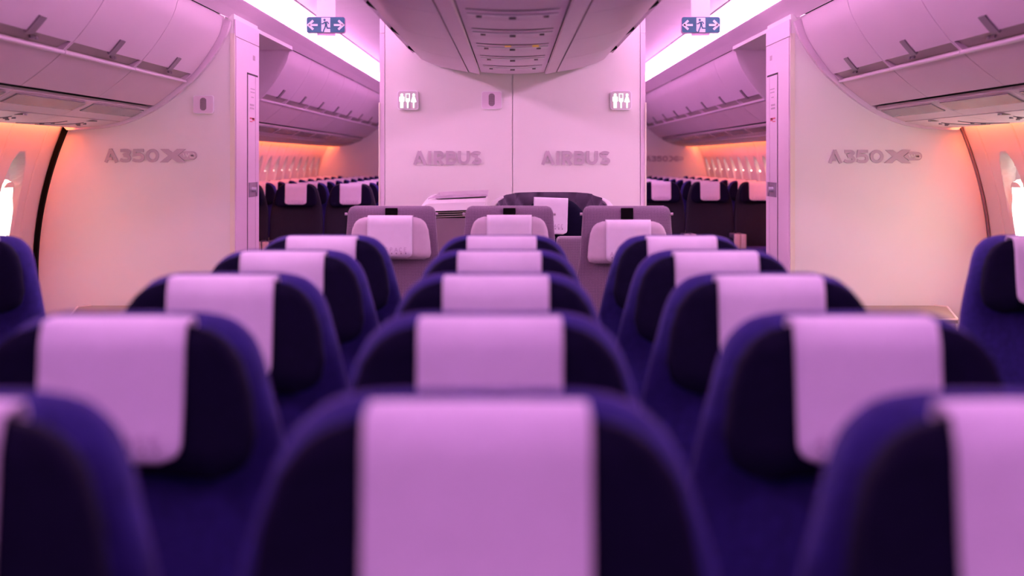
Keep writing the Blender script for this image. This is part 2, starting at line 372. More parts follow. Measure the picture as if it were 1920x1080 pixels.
# ------------------------------------------------------------------ outboard overhead bins
DOOR = dense(pw([(424,33),(416,62),(405,84),(391,106),(376,126),(364,140)]), 4)
LOWR = dense(pw([(350,153),(337,165),(316,182),(293,199)]), 4)
PSU1 = dense(pw([(283,205),(262,216),(232,228)]), 4)
PSU2 = dense(pw([(230,229),(200,235),(172,238.5),(146,240)]), 4)
def outboard_bin(s, y0, y1, label, group, detail=True, service=True):
    g = 0.005; L = y1-y0
    t = thing('overhead_bin', (s*1.9, (y0+y1)/2, EYE+0.2), label, 'overhead bin', group)
    ox, oy, oz = s*1.9, (y0+y1)/2, EYE+0.2
    def bl(mb, name, m, par=t, smooth=True):
        mb.v = [(x-ox, y-oy, z-oz) for x, y, z in mb.v]; return mb.build(name, m, par, smooth)
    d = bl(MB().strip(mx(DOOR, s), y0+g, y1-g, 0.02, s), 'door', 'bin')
    body = [(1.66, EYE+0.79)]+[(x+0.03, z+0.012) for x, z in DOOR[4:]]+[(x+0.02, z+0.03) for x, z in LOWR]+[(2.12, EYE+0.335), (2.5, EYE+0.335), (2.5, EYE+0.79)]
    bl(MB().sweep(mx(body, s), y0, y1), 'bin_body', 'shadow_gap', smooth=False)
    # recessed handle channel
    c0, c1 = DOOR[-1], LOWR[0]
    ch = [(c0[0]+0.012, c0[1]+0.006), (c0[0]+0.034, c0[1]-0.006), (c1[0]+0.026, c1[1]+0.012), (c1[0]+0.004, c1[1]+0.004)]
    cc = bl(MB().strip(mx(ch, s), y0+0.02, y1-0.02, 0.01, s), 'handle_channel', 'channel')
    for (ya, yb) in ((y0+g, y0+0.022), (y1-0.022, y1-g)):
        bl(MB().sweep(mx([(c0[0]+0.002, c0[1]), (c0[0]+0.03, c0[1]), (c1[0]+0.03, c1[1]+0.01), (c1[0], c1[1])], s), ya, yb), 'channel_end', 'bin')
    bl(MB().tube([(s*(c1[0]-0.003), y0+g, c1[1]-0.002), (s*(c1[0]-0.003), y1-g, c1[1]-0.002)], 0.009, 10), 'handle_lip', 'bin')
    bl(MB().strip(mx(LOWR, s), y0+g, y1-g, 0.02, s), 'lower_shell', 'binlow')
    ym = (y0+y1)/2+0.02*L
    # latch plate on the lower edge of the door
    lt = [(x-0.006, z-0.004) for x, z in DOOR[-6:]]+[(c0[0]+0.004, c0[1]-0.012)]
    la = bl(MB().strip(mx(lt, s), ym-0.045, ym+0.045, 0.012, s), 'latch', 'latch')
    if detail:
        for (dy, w_) in ((-0.02, 0.014), (0.012, 0.022), (0.045, 0.03), (0.0, 0.01)):
            q = ((c0[0]+c1[0])/2+0.012, (c0[1]+c1[1])/2+0.005)
            bl(MB().strip(mx([(q[0]+0.003, q[1]+0.006), (q[0]-0.001, q[1]-0.006)], s), ym+0.12+dy, ym+0.12+dy+w_, 0.008, -s), 'seat_row_mark', 'latch')
    return t
def service_unit(s, y0, y1, label, group, detail=True):
    ox, oy, oz = s*2.2, (y0+y1)/2, EYE+0.2
    t = thing('service_panel', (ox, oy, oz), label, 'service panel', group)
    g = 0.004
    def bl(mb, name, m, par=t, smooth=True):
        mb.v = [(x-ox, y-oy, z-oz) for x, y, z in mb.v]; return mb.build(name, m, par, smooth)
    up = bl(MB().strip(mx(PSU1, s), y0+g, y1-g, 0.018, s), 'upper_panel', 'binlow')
    i0, i1 = PSU1[1], PSU1[4]
    lens = [(PSU1[k][0]-0.003, PSU1[k][1]-0.005) for k in range(1, 6)]
    bl(MB().strip(mx(lens, s), y0+0.09, y1-0.06, 0.006, s), 'grey_lens', 'lens')
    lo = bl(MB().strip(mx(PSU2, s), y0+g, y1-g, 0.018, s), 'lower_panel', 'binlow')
    if detail:
        yy = (y0+y1)/2
        for k, (dy, i, r) in enumerate(((0.20,4,0.010),(0.24,6,0.010),(0.15,5,0.013),(-0.30,8,0.013),(-0.25,6,0.010))):
            p = PSU2[i]
            bl(MB().tube([(s*p[0], yy+dy, p[1]-0.006), (s*p[0], yy+dy, p[1]+0.004)], r, 10), 'reading_light', 'latch', lo)
        for dy in (0.10, -0.22):
            pts = [(s*PSU2[i][0], yy+dy+0.28*((i-3)/6)**2*(-1), PSU2[i][1]-0.001) for i in range(3, 11)]
            bl(MB().tube(pts, 0.003, 6), 'panel_groove', 'latch', lo)
        p = PSU2[1]
        bl(MB().box(min(s*p[0]-0.02, s*p[0]+0.02), max(s*p[0]-0.02, s*p[0]+0.02), yy+0.05, yy+0.12, p[1]-0.006, p[1]+0.0), 'oxygen_mark', 'lens', lo)
    return t
BP = 1.24
for s, side in ((-1, 'left'), (1, 'right')):
    for i in range(6):
        y1 = Y_P-0.055-BP*i; y0 = y1-BP
        ordn = ['beside the arched trim', 'second from the arched trim', 'third from the arched trim', 'fourth from the arched trim', 'fifth from the arched trim', 'sixth from the arched trim'][i]
        outboard_bin(s, y0, y1, 'pale curved overhead bin on the %s wall, %s' % (side, ordn), 'overhead bins in the near cabin')
        service_unit(s, y0, y1, 'service panel with grey lens under the %s overhead bin %s' % (side, ordn), 'service panels in the near cabin')
    nb = 8; bp2 = (Y_F-0.02-Y_B2-0.06)/nb
    for i in range(nb):
        y0 = Y_B2+0.06+bp2*i
        ordn = ['nearest the cross aisle', 'second from the cross aisle', 'third from the cross aisle', 'fourth from the cross aisle', 'fifth from the cross aisle', 'sixth from the cross aisle', 'seventh from the cross aisle', 'against the far bulkhead'][i]
        outboard_bin(s, y0, y0+bp2, 'overhead bin in the far cabin on the %s, %s' % (side, ordn), 'overhead bins in the far cabin', False)
        service_unit(s, y0, y0+bp2, 'service panel of the far cabin on the %s, %s' % (side, ordn), 'service panels in the far cabin', False)
    # arched trim against the near partition
    arch = dense(pw([(423,38),(416,62),(405,84),(391,106),(376,126),(364,140),(350,153),(325,176),(293,199),(262,216),(232,228),(200,235),(172,238.5),(130,241)]), 3)
    tr_i += 1
    o = []
    for i in range(len(arch)):
        a = Vector(arch[max(i-1,0)]); b = Vector(arch[min(i+1,len(arch)-1)]); tt = (b-a).normalized()
        wd = 0.038*(1-0.75*i/len(arch))
        o.append((arch[i][0]+tt.y*wd, arch[i][1]-tt.x*wd))
    tm = MB().sweep(mx([(x+0.03, z+0.02) for x, z in arch]+list(reversed(o)), s), Y_P-0.055, Y_P).build('trim_%d' % tr_i, 'bin'); struct(tm)
    # end cap of the aft bin row
    tr_i += 1
    capl = [(x-0.01, z-0.008) for x, z in arch]+[(2.55, EYE+0.30), (2.50, EYE+0.80), (1.60, EYE+0.80)]
    ec = MB().sweep(mx(capl, s), Y_B2, Y_B2+0.055).build('trim_%d' % tr_i, 'bin'); struct(ec)

# ------------------------------------------------------------------ centre overhead bins
CD = dense(pw([(878,129),(835,121),(812,114),(791,105)]), 4)
CLIP = pw([(777,96),(769,78),(767,40),(770,-13)])
CRAIL = pw([(900,134.5),(880,130)])
CB0 = Y_C-0.02
for s, side in ((-1, 'left'), (1, 'right')):
    for i in range(5):
        y1 = CB0-BP*i; y0 = y1-BP; g = 0.004
        ordn = ['against the centre partition', 'second from the centre partition', 'third from the centre partition', 'fourth from the centre partition', 'fifth from the centre partition'][i]
        ox, oy, oz = s*0.4, (y0+y1)/2, EYE+0.55
        t = thing('centre_bin', (ox, oy, oz), 'curved bin over the %s side of the centre block, %s' % (side, ordn), 'overhead bin', 'centre overhead bins')
        def bl(mb, name, m, par=t, smooth=True):
            mb.v = [(x-ox, y-oy, z-oz) for x, y, z in mb.v]; return mb.build(name, m, par, smooth)
        bl(MB().strip(mx(CD, s), y0+g, y1-g, 0.016, -s), 'lower_shell', 'bin')
        bl(MB().strip(mx(CLIP, s), y0+g, y1-g, 0.016, -s), 'door', 'bin')
        a, b = CD[-1], CLIP[0]
        bl(MB().strip(mx([(a[0]-0.012, a[1]+0.008), (b[0]-0.016, b[1]+0.004)], s), y0+g, y1-g, 0.01, -s), 'handle_channel', 'channel')
        ym = (y0+y1)/2+0.1
        bl(MB().strip(mx([(a[0]-0.002, a[1]-0.002), (b[0]-0.0, b[1]-0.004)], s), ym-0.06, ym+0.06, 0.012, -s), 'latch', 'dark')
        body = [(x-0.004, z+0.03) for x, z in CD]+[(0.55, EYE+0.72), (0.55, EYE+0.955), (0.19, EYE+0.955), (0.19, EYE+0.56)]
        bl(MB().sweep(mx(body, s), y0, y1), 'bin_body', 'shadow_gap', smooth=False)
    tr_i += 1
    rl = MB()
    for i in range(5):
        y1 = CB0-BP*i-0.35; y0 = y1-BP
        rl.strip(mx(CRAIL, s), y0+0.003, (y1-0.003) if i else CB0, 0.012, -s)
    struct(rl.build('trim_%d' % tr_i, 'bin'))
for s, side in ((-1, 'left'), (1, 'right')):
    t = thing('bin_top_light', (s*0.6, 6.0, EYE+0.95), 'strip light on top of the %s row of centre bins, washing the ceiling' % side, 'strip light', 'lights on top of the centre bins')
    mb = MB().strip(mx([(0.500, EYE+1.035), (0.560, EYE+0.978)], s), 3.1, Y_C-0.05, 0.008, -s); mb.v = [(x-s*0.6, y-6.0, z-EYE-0.95) for x, y, z in mb.v]
    mb.build('diffuser', 'bintop', t)
CP = dense(pw([(1022,134.5),(992,136.5),(961,137.2),(930,136.5),(900,134.5)]), 3)
CP = [(x*0.975, z) for x, z in CP]
for i in range(8):
    y1 = CB0-0.79*i; y0 = y1-0.79
    ordn = ['against the centre partition', 'second from the centre partition', 'third from the centre partition, with amber lights', 'fourth from the centre partition', 'fifth from the centre partition', 'sixth from the centre partition', 'seventh from the centre partition', 'eighth from the centre partition'][i]
    oy, oz = (y0+y1)/2, EYE+0.5
    t = thing('service_panel', (0, oy, oz), 'ceiling service panel between the centre bins, %s' % ordn, 'service panel', 'centre service panels')
    def bl(mb, name, m, par=t, smooth=True):
        mb.v = [(x, y-oy, z-oz) for x, y, z in mb.v]; return mb.build(name, m, par, smooth)
    bl(MB().strip(CP, y0+0.003, y1-0.40, 0.014, 1), 'panel', 'bin')
    bl(MB().strip(CP, y1-0.394, y1-0.003, 0.014, 1), 'panel', 'bin')
    inner = [(x*0.86, z-0.001) for x, z in CP]
    yb = y1-0.62
    bl(MB().strip([(x, z-0.005) for x, z in inner], yb-0.026, yb+0.018, 0.007, 1), 'light_bar', 'signwhite')
    bl(MB().strip(inner, yb+0.020, yb+0.034, 0.003, -1), 'bar_groove', 'latch')
    bl(MB().strip(inner, yb-0.17, yb-0.160, 0.003, -1), 'bar_groove', 'latch')
    for xx in (-0.115, 0.0, 0.115):
        z = EYE+0.4935+(0.010 if abs(xx) > 0.05 else 0.003)
        bl(MB().tube([(xx, yb+0.045, z-0.016), (xx, yb+0.045, z+0.006)], 0.013 if xx == 0 else 0.010, 10), 'reading_light', 'latch')
    if i == 2:
        for xx in (-0.02, 0.10):
            z = EYE+0.4935+0.002
            bl(MB().box(xx-0.014, xx+0.014, yb-0.09, yb-0.06, z-0.006, z+0.004), 'indicator_lamp', 'amber')
MB_ = MB().box(-0.19, 0.19, CB0-8*0.79, CB0, EYE+0.53, EYE+0.55).build('trim_%d' % (tr_i+1), 'shadow_gap'); struct(MB_); tr_i += 1

# ------------------------------------------------------------------ lettering from stroked paths
def stroke(pts, w_, closed=False):
    P = [Vector(p) for p in pts]; n = len(P); L = []; R = []
    for i in range(n):
        if closed: a, b = P[i-1], P[(i+1) % n]
        else: a, b = P[max(i-1, 0)], P[min(i+1, n-1)]
        d1 = (P[i]-a).normalized() if (P[i]-a).length > 1e-9 else (b-P[i]).normalized()
        d2 = (b-P[i]).normalized() if (b-P[i]).length > 1e-9 else d1
        t = (d1+d2); t = t.normalized() if t.length > 1e-6 else d1
        nn = Vector((-t.y, t.x)); c = max(0.5, nn.dot(Vector((-d1.y, d1.x))))
        L.append(P[i]+nn*w_/2/c); R.append(P[i]-nn*w_/2/c)
    return L, R
def arc(cx, cy, rx, ry, a0, a1, n=10):
    return [(cx+rx*math.cos(math.radians(a0+(a1-a0)*k/n)), cy+ry*math.sin(math.radians(a0+(a1-a0)*k/n))) for k in range(n+1)]
def add_stroke(mb, pts, w_, tf, d0, d1, closed=False):
    L, R = stroke(pts, w_, closed); n = len(L)
    v = []
    for q in (L, R):
        for p in q:
            x, z = tf(p.x, p.y); v.append((x, d0, z))
    for q in (L, R):
        for p in q:
            x, z = tf(p.x, p.y); v.append((x, d1, z))
    f = []; m = n if closed else n-1
    for i in range(m):
        j = (i+1) % n
        f += [(i, j, n+j, n+i), (2*n+i, 3*n+i, 3*n+j, 2*n+j), (i, 2*n+i, 2*n+j, j), (n+i, n+j, 3*n+j, 3*n+i)]
    if not closed: f += [(0, n, 3*n, 2*n), (n-1, 3*n-1, 4*n-1, 2*n-1)]
    mb.add(v, f)
def add_poly(mb, pts, tf, d0, d1):
    n = len(pts); v = [(tf(*p)[0], d0, tf(*p)[1]) for p in pts]+[(tf(*p)[0], d1, tf(*p)[1]) for p in pts]
    mb.add(v, [tuple(range(n)), tuple(range(2*n-1, n-1, -1))]+[(i, n+i, n+(i+1) % n, (i+1) % n) for i in range(n)])
# heavy letters: (width, [(points, closed)]) in cap-height units, stroke h
H = 0.225
def heavy(ch):
    h = H/2
    if ch == 'A': return 1.02, [([(0.10,0.0),(0.46,0.98)],False),([(0.46,0.98),(0.90,0.0)],False),([(0.30,0.28),(0.56,0.28)],False)]
    if ch == 'I': return 0.32, [([(h,0),(h,1)],False)]
    if ch == 'R': return 0.80, [([(h,0),(h,1)],False),([(h,1-h)]+arc(0.44,0.68,0.20,0.32-h,90,-90,8)+[(h,0.36+h-h)],False),([(0.36,0.42),(0.68,0.0)],False)]
    if ch == 'B': return 0.80, [([(h,0),(h,1)],False),([(h,1-h)]+arc(0.44,0.735,0.18,0.265-h,90,-90,8)+[(h,0.60)],False),([(h,0.53)]+arc(0.48,0.28+h/2,0.20,0.28-h/2,90,-90,8)+[(h,h)],False)]
    if ch == 'U': return 0.86, [([(h,1),(h,0.42)]+arc(0.43,0.42,0.43-h,0.42-h,180,360,10)+[(0.86-h,0.42),(0.86-h,1)],False)]
    if ch == 'S': return 0.80, [(arc(0.42,0.745,0.40-h,0.255-h/2-0.06,20,270,10)[0:]+arc(0.40,0.275,0.40-h,0.275-h/2-0.06,90,-160,10),False)]
    if ch == '3': return 0.84, [([(0.05,1-h)]+arc(0.44,0.76,0.24,0.24-h,90,-90,8)+[(0.26,0.53)],False),([(0.30,0.53)]+arc(0.46,0.30,0.25,0.30-h,90,-90,8)+[(0.22,h+0.01),(0.03,0.20)],False)]
    if ch == '5': return 0.86, [([(0.80,1-h),(0.16,1-h),(0.12,0.56)]+arc(0.48,0.36,0.26,0.36-h,90,-90,8)+[(0.22,h+0.01),(0.02,0.20)],False)]
    if ch == '0': return 0.96, [(arc(0.48,0.5,0.48-h,0.5-h,0,344,22),True)]
def word(name, text, x0, x1, zc, hgt, y, label, cat, group, logo=False, depth=0.007):
    t = thing(name, ((x0+x1)/2, y, zc), label, cat, group)
    # layout
    gaps = 0.10; total = 0
    L = [(c,)+heavy(c) for c in text]
    total = sum(l[1] for l in L)+gaps*(len(L)-1)
    endx = total
    if logo: total += 0.10+2.62
    sx = (x1-x0)/total; sz = hgt
    cxp = 0.0
    for c, wd, strokes in L:
        mb = MB()
        for q_, (pts, cl) in enumerate(strokes):
            add_stroke(mb, [(p[0]+cxp, p[1]) for p in pts], H, lambda u, v: (x0+u*sx-(x0+x1)/2, (v-0.5)*sz), -depth-0.0008*q_, 0.0, cl)
        mb.build('letter', 'letter', t); cxp += wd+gaps
    if logo:
        tf = lambda u, v: (x0+(u+cxp-0.05)*sx-(x0+x1)/2, (v-0.5)*sz)
        mb = MB()
        add_poly(mb, [(0.05,1.0),(0.62,1.0),(0.95,0.74),(1.28,1.0),(1.92,1.0),(1.35,0.53),(1.92,0.0),(1.28,0.0),(0.88,0.30),(0.58,0.0),(0.0,0.0),(0.62,0.50)], tf, -depth, 0.0)
        mb.build('letter', 'letter', t)
        mb = MB()
        add_poly(mb, [(1.42,0.52),(1.75,0.82)]+[(q[0], q[1]) for q in arc(2.42,0.52,0.30,0.31,90,-90,8)]+[(1.75,0.20)], tf, -depth-0.004, -0.001)
        pl = mb.build('emblem_plate', 'letter', t)
        for pts in ([(1.74,0.68),(1.84,0.38),(1.95,0.66),(2.06,0.38),(2.16,0.68)], [(2.26,0.68),(2.26,0.36),(2.50,0.36),(2.58,0.44),(2.50,0.52),(2.26,0.52),(2.50,0.52),(2.56,0.60),(2.48,0.68),(2.26,0.68)]):
            mb = MB()
            for a, b in zip(pts[:-1], pts[1:]): add_stroke(mb, [a, b], 0.07, tf, -depth-0.006, -depth-0.003)
            mb.build('small_letter', 'partition', pl)
    return t
sC = 9.3/FPX
def cxz(px, py, s_=sC): return (px-961)*s_, EYE+(300-py)*s_
for (a, b, lab) in ((775, 903, 'raised mauve six-letter word on the left half of the centre partition'), (1015, 1144, 'raised mauve six-letter word on the right half of the centre partition')):
    word('wall_lettering', 'AIRBUS', (a-961)*sC, (b-961)*sC, cxz(0, 296)[1], 26*sC, Y_C, lab, 'lettering', 'raised words on the centre partition')
for (a, b, yc, lab) in ((196, 368, 292, 'raised aircraft type lettering on the left side partition'), (1553, 1727, 293.5, 'raised aircraft type lettering on the right side partition')):
    word('wall_lettering', 'A350', (a-961)*S92, (b-961)*S92, EYE+(300-yc)*S92, 25*S92, Y_P, lab, 'lettering', 'type lettering on the partitions', True)
sF = Y_F/FPX
word('wall_lettering', 'A350', (1210-961)*sF, (1281-961)*sF, EYE+(300-297.5)*sF, 10.5*sF, Y_F, 'raised aircraft type lettering on the bulkhead of the far cabin', 'lettering', 'type lettering on the partitions', True, 0.02)

# ------------------------------------------------------------------ signs and speakers
def disc(cx_, cz, r, n=14): return [(cx_+r*math.cos(2*math.pi*k/n), cz+r*math.sin(2*math.pi*k/n)) for k in range(n)]
idt = lambda u, v: (u, v)
for px, lab in ((765, 'square lavatory sign with glowing figures on the left of the centre partition'), (1164, 'square lavatory sign with glowing figures on the right of the centre partition')):
    x, z = cxz(px, 188)
    t = thing('lavatory_sign', (x, Y_C, z), lab, 'sign', 'lavatory signs')
    MB().plate(rrect(0, 0, 0.122, 0.112, 0.018), -0.020, 0).build('plate', 'signwhite', t)
    MB().plate(rrect(0, 0, 0.112, 0.102, 0.015), -0.022, -0.019).build('face', 'signface', t)
    y0, y1 = -0.0245, -0.0215
    mb = MB(); add_poly(mb, disc(-0.034, 0.030, 0.0085), idt, y0, y1)
    add_poly(mb, [(-0.049,0.018),(-0.044,0.021),(-0.024,0.021),(-0.019,0.018),(-0.019,-0.008),(-0.024,-0.008),(-0.024,0.010),(-0.025,0.010),(-0.025,-0.045),(-0.033,-0.045),(-0.033,-0.012),(-0.035,-0.012),(-0.035,-0.045),(-0.043,-0.045),(-0.043,0.010),(-0.044,0.010),(-0.044,-0.008),(-0.049,-0.008)], idt, y0, y1)
    mb.build('man_figure', 'glow', t)
    mb = MB(); add_stroke(mb, [(-0.010,0.036),(0.010,0.036),(0.010,0.008),(-0.010,0.008)], 0.005, idt, y0, y1, True)
    add_poly(mb, [(-0.013,0.004),(0.013,0.004),(0.013,-0.004),(0.007,-0.012),(0.0045,-0.012),(0.0045,-0.045),(-0.0045,-0.045),(-0.0045,-0.012),(-0.007,-0.012),(-0.013,-0.004)], idt, y0, y1)
    mb.build('toilet_figure', 'glow', t)
    mb = MB(); add_poly(mb, disc(0.034, 0.030, 0.0085), idt, y0, y1)
    add_poly(mb, [(0.028,0.021),(0.040,0.021),(0.051,-0.010),(0.046,-0.012),(0.0385,-0.013),(0.0385,-0.045),(0.0295,-0.045),(0.0295,-0.013),(0.022,-0.012),(0.017,-0.010)], idt, y0, y1)
    mb.build('woman_figure', 'glow', t)
def speaker(x, y, z, lab):
    t = thing('wall_speaker', (x, y, z), lab, 'speaker', 'wall speakers')
    MB().plate(rrect(0, 0, 0.118, 0.104, 0.014), -0.014, 0).build('plate', 'signwhite', t)
    MB().plate(rrect(0, 0, 0.110, 0.096, 0.012), -0.016, -0.013).build('face', 'bin', t)
    g = MB().plate(rrect(0, 0.002, 0.036, 0.074, 0.0175, 8), -0.0175, -0.0155).build('grille', 'grille', t)
    mb = MB()
    for i in range(-2, 3):
        for j in range(-6, 7):
            xx, zz = i*0.0062, 0.002+j*0.0052
            if (abs(zz-0.002) > 0.022 and (xx*xx+(abs(zz-0.002)-0.020)**2) > 0.0155**2): continue
            add_poly(mb, disc(xx, zz, 0.0018, 6), idt, -0.0180, -0.0172)
    o = mb.build('perforation', 'dark', g); o['kind'] = 'stuff'
speaker(cxz(922, 188)[0], Y_C, cxz(922, 188)[1], 'oblong wall speaker with perforated grille on the centre partition')
speaker((382-961)*S92, Y_P, EYE+(300-196)*S92, 'oblong wall speaker with perforated grille on the left side partition')
YE = 8.0; sE = YE/FPX
for px, lab in ((611, 'hanging running-man exit sign over the left aisle'), (1314, 'hanging running-man exit sign over the right aisle')):
    x, z = (px-961)*sE, EYE+(300-47)*sE
    t = thing('exit_sign', (x, YE, z), lab, 'exit sign', 'hanging exit signs')
    W_, H_ = 73*sE, 31*sE
    MB().plate(rrect(0, 0, W_, H_, 0.012), 0, 0.028).build('housing', 'signedge', t)
    MB().plate(rrect(0, 0.001, W_-0.005, H_-0.006, 0.010), -0.004, 0.001).build('face', 'teal', t)
    MB().box(-0.046, 0.046, 0.002, 0.024, H_/2-0.002, EYE+1.12-z).build('hanger', 'ceil', t)
    MB().box(-0.044, 0.044, 0.0, 0.026, -H_/2-0.010, -H_/2+0.002).build('lower_bar', 'signedge', t)
    u = H_/0.55     # drawing unit
    f = lambda a, b: (a*0.001*H_/0.0817, b*0.001*H_/0.0817)
    d0, d1 = -0.0052, -0.0038
    for sg, nm in ((-1, 'arrow'), (1, 'arrow')):
        mb = MB(); g = lambda a, b, sg=sg: f(sg*a, b)
        add_stroke(mb, [(40,0),(84,0)], 10, g, d0, d1)
        add_stroke(mb, [(62,22),(86,0),(62,-22)], 11, g, d0, d1)
        mb.build(nm, 'signwhite', t)
    mb = MB(); add_poly(mb, [(-22,36),(22,36),(22,-36),(-10,-36),(-22,-30)], f, -0.005, -0.0038)
    dr = mb.build('door_panel', 'signwhite', t)
    mb = MB(); h0, h1 = -0.0062, -0.0048
    add_poly(mb, disc(-6, 25, 6), f, h0, h1)
    add_stroke(mb, [(-21,6),(-13,6),(-6,14),(8,15),(15,5)], 5, f, h0, h1)
    add_stroke(mb, [(-1,14),(3,-2)], 11, f, h0, h1)
    add_stroke(mb, [(2,0),(8,-16),(24,-16)], 6.5, f, h0, h1)
    add_stroke(mb, [(0,0),(-5,-16),(-10,-26),(-12,-36)], 6.5, f, h0, h1)
    mb.build('running_figure', 'teal', dr)

# ------------------------------------------------------------------ seats
Wc = 0.195
def pillow(mb, levels, nu=20, p=3.0):
    """levels: (z, half width, y centre, half thickness, wing) from bottom to top"""
    ring = []
    m = 2*nu
    for (z, hw, yc, th, wing) in levels:
        r = []
        for k in range(m):
            a = 2*math.pi*k/m; c, s_ = math.cos(a), math.sin(a)
            u = math.copysign(abs(c)**(2/p), c); vv = math.copysign(abs(s_)**(2/p), s_)
            r.append((u*hw, yc+vv*th-wing*abs(u)**2.4, z))
        ring.append(r)
    v = [q for r in ring for q in r]; n = len(ring)
    f = [(i*m+k, i*m+(k+1) % m, (i+1)*m+(k+1) % m, (i+1)*m+k) for i in range(n-1) for k in range(m)]
    f += [tuple(range(m-1, -1, -1)), tuple(range((n-1)*m, n*m))]
    return mb.add(v, f)
def hw_shell(t):    # half width of the seat back outline, t metres below its top
    return Wc*float(np.interp(t/Wc, [0, 0.012, 0.04, 0.09, 0.17, 0.28, 0.42, 0.7, 1.1, 1.6, 3.4], [0.50, 0.60, 0.70, 0.79, 0.875, 0.945, 0.995, 1.08, 1.18, 1.24, 1.25]))
TOP = 1.144
def ysh(z): return 0.075-(1.15-z)*0.17        # recline: y centre of the back by height
def back_levels():
    L = []
    for t in [0.70, 0.6, 0.5, 0.4, 0.32, 0.26, 0.22, 0.18, 0.14, 0.11, 0.085, 0.065, 0.048, 0.034, 0.023, 0.015, 0.009, 0.004, 0.001, 0.0]:
        th = 0.045 if t > 0.05 else 0.045*math.sqrt(max(0.03, 1-(1-t/0.05)**2))
        L.append((TOP-t, hw_shell(t), ysh(TOP-t)+0.012, th, 0.03*min(1, t/0.1)))
    return L
PT = 0.007                                  # headrest pad top below the shell top
PADH = 0.205
def pad_hw(t): return Wc*float(np.interp(t/Wc, [0, 0.02, 0.06, 0.13, 0.25, 0.45, 0.75, 0.92, 1.0, 1.05], [0.50, 0.61, 0.71, 0.80, 0.885, 0.95, 0.995, 0.96, 0.87, 0.71]))
def pad_th(t):
    a = min(1, t/0.035); b = min(1, (PADH-t)/0.045)
    return 0.048*math.sqrt(max(0.02, 1-(1-a)**2))*math.sqrt(max(0.02, 1-(1-b)**2))
def pad_yc(t): return ysh(TOP-t)-0.058
def pad_levels():
    ts = [PADH*k/26 for k in range(27)]
    return [(TOP-PT-t, pad_hw(t), pad_yc(t), pad_th(t), 0.045) for t in reversed(ts)]
def pad_front(x, t):
    u = min(0.999, abs(x)/pad_hw(t)); return pad_yc(t)-pad_th(t)*(1-u**3.0)**(1/3.0)-0.045*u**2.4
def cloth_mesh(front, ytop_back, ztop, length, half, rc, name='headrest_cloth'):
    """cover draped over the top of a headrest: goes from the back over the top and down the front"""
    nx = 18; rows = []
    xs = [-half+2*half*i/nx for i in range(nx+1)]
    for (yb, dz) in ((ytop_back, -0.03), (ytop_back-0.002, -0.008), (ytop_back-0.012, 0.002), (ytop_back-0.026, 0.003)):
        rows.append([(x, yb-0.045*(abs(x)/0.19)**2.4*0.6, ztop+dz) for x in xs])
    ts = [0.003, 0.008, 0.016, 0.028]+[0.028+(length-0.028)*k/16 for k in range(1, 17)]
    for t in ts:
        r = []
        fac = 1.0
        if t > length-rc: fac = (half-rc+rc*math.sqrt(max(0, 1-((t-length+rc)/rc)**2)))/half
        for x in xs:
            xx = x*fac; r.append((xx, front(xx, max(t, 0.002))-0.005-0.012*max(0, (t-0.12)/0.1)*0.5, ztop-t+0.004*max(0, 1-t/0.02)))
        rows.append(r)
    v = [q for r in rows for q in r]; m = nx+1
    f = [(i*m+k, i*m+k+1, (i+1)*m+k+1, (i+1)*m+k) for i in range(len(rows)-1) for k in range(nx)]
    me = bpy.data.meshes.new(name); me.from_pydata(v, [], f)
    bm = bmesh.new(); bm.from_mesh(me); bmesh.ops.recalc_face_normals(bm, faces=bm.faces)
    bmesh.ops.solidify(bm, geom=bm.faces[:], thickness=0.003); bmesh.ops.recalc_face_normals(bm, faces=bm.faces); bm.to_mesh(me); bm.free()
    me.materials.append(MATS['cloth']); me.shade_smooth(); return me
THIN = {'A': [[(0,0),(0.4,1),(0.8,0)],[(0.15,0.35),(0.65,0.35)]], 'I': [[(0.1,0),(0.1,1)]], 'R': [[(0.05,0),(0.05,1),(0.5,1),(0.6,0.75),(0.5,0.5),(0.05,0.5)],[(0.35,0.5),(0.65,0)]],
        'S': [[(0.6,0.88),(0.45,1),(0.15,1),(0.03,0.75),(0.15,0.55),(0.5,0.45),(0.62,0.25),(0.5,0),(0.15,0),(0,0.12)]], 'P': [[(0.05,0),(0.05,1),(0.5,1),(0.6,0.75),(0.5,0.5),(0.05,0.5)]],
        'C': [[(0.65,0.85),(0.45,1),(0.2,1),(0.03,0.75),(0.03,0.25),(0.2,0),(0.45,0),(0.65,0.15)]], 'E': [[(0.6,1),(0.05,1),(0.05,0),(0.6,0)],[(0.05,0.5),(0.5,0.5)]]}
def cloth_print(front, z0, hgt, width, t_mid, mat_top='print'):
    mb = MB(); n = 8; step = width/n
    for i, ch in enumerate('AIRSPACE'):
        for pts in THIN[ch]:
            for a, b in zip(pts[:-1], pts[1:]):
                tf = lambda u, v, i=i: (-width/2+i*step+u*step*0.75+step*0.1, z0+v*hgt)
                m2 = MB(); add_stroke(m2, [a, b], 0.13, tf, 0, 0.001)
                mb.add([(x, y+front(x, t_mid), z) for x, y, z in m2.v], m2.f)
    m3 = MB()
    for i in range(8):
        x = -width/2+(i+0.45)*step
        m2 = MB(); add_poly(m2, [(x-0.003, z0-hgt*0.55), (x+0.003, z0-hgt*0.55), (x+0.001, z0-hgt*0.22), (x-0.001, z0-hgt*0.22)], idt, 0, 0.001)
        m3.add([(xx, y+front(xx, t_mid), z) for xx, y, z in m2.v], m2.f)
    return mb.mesh('cloth_print', mat_top), m3.mesh('cloth_marks', 'printdark')
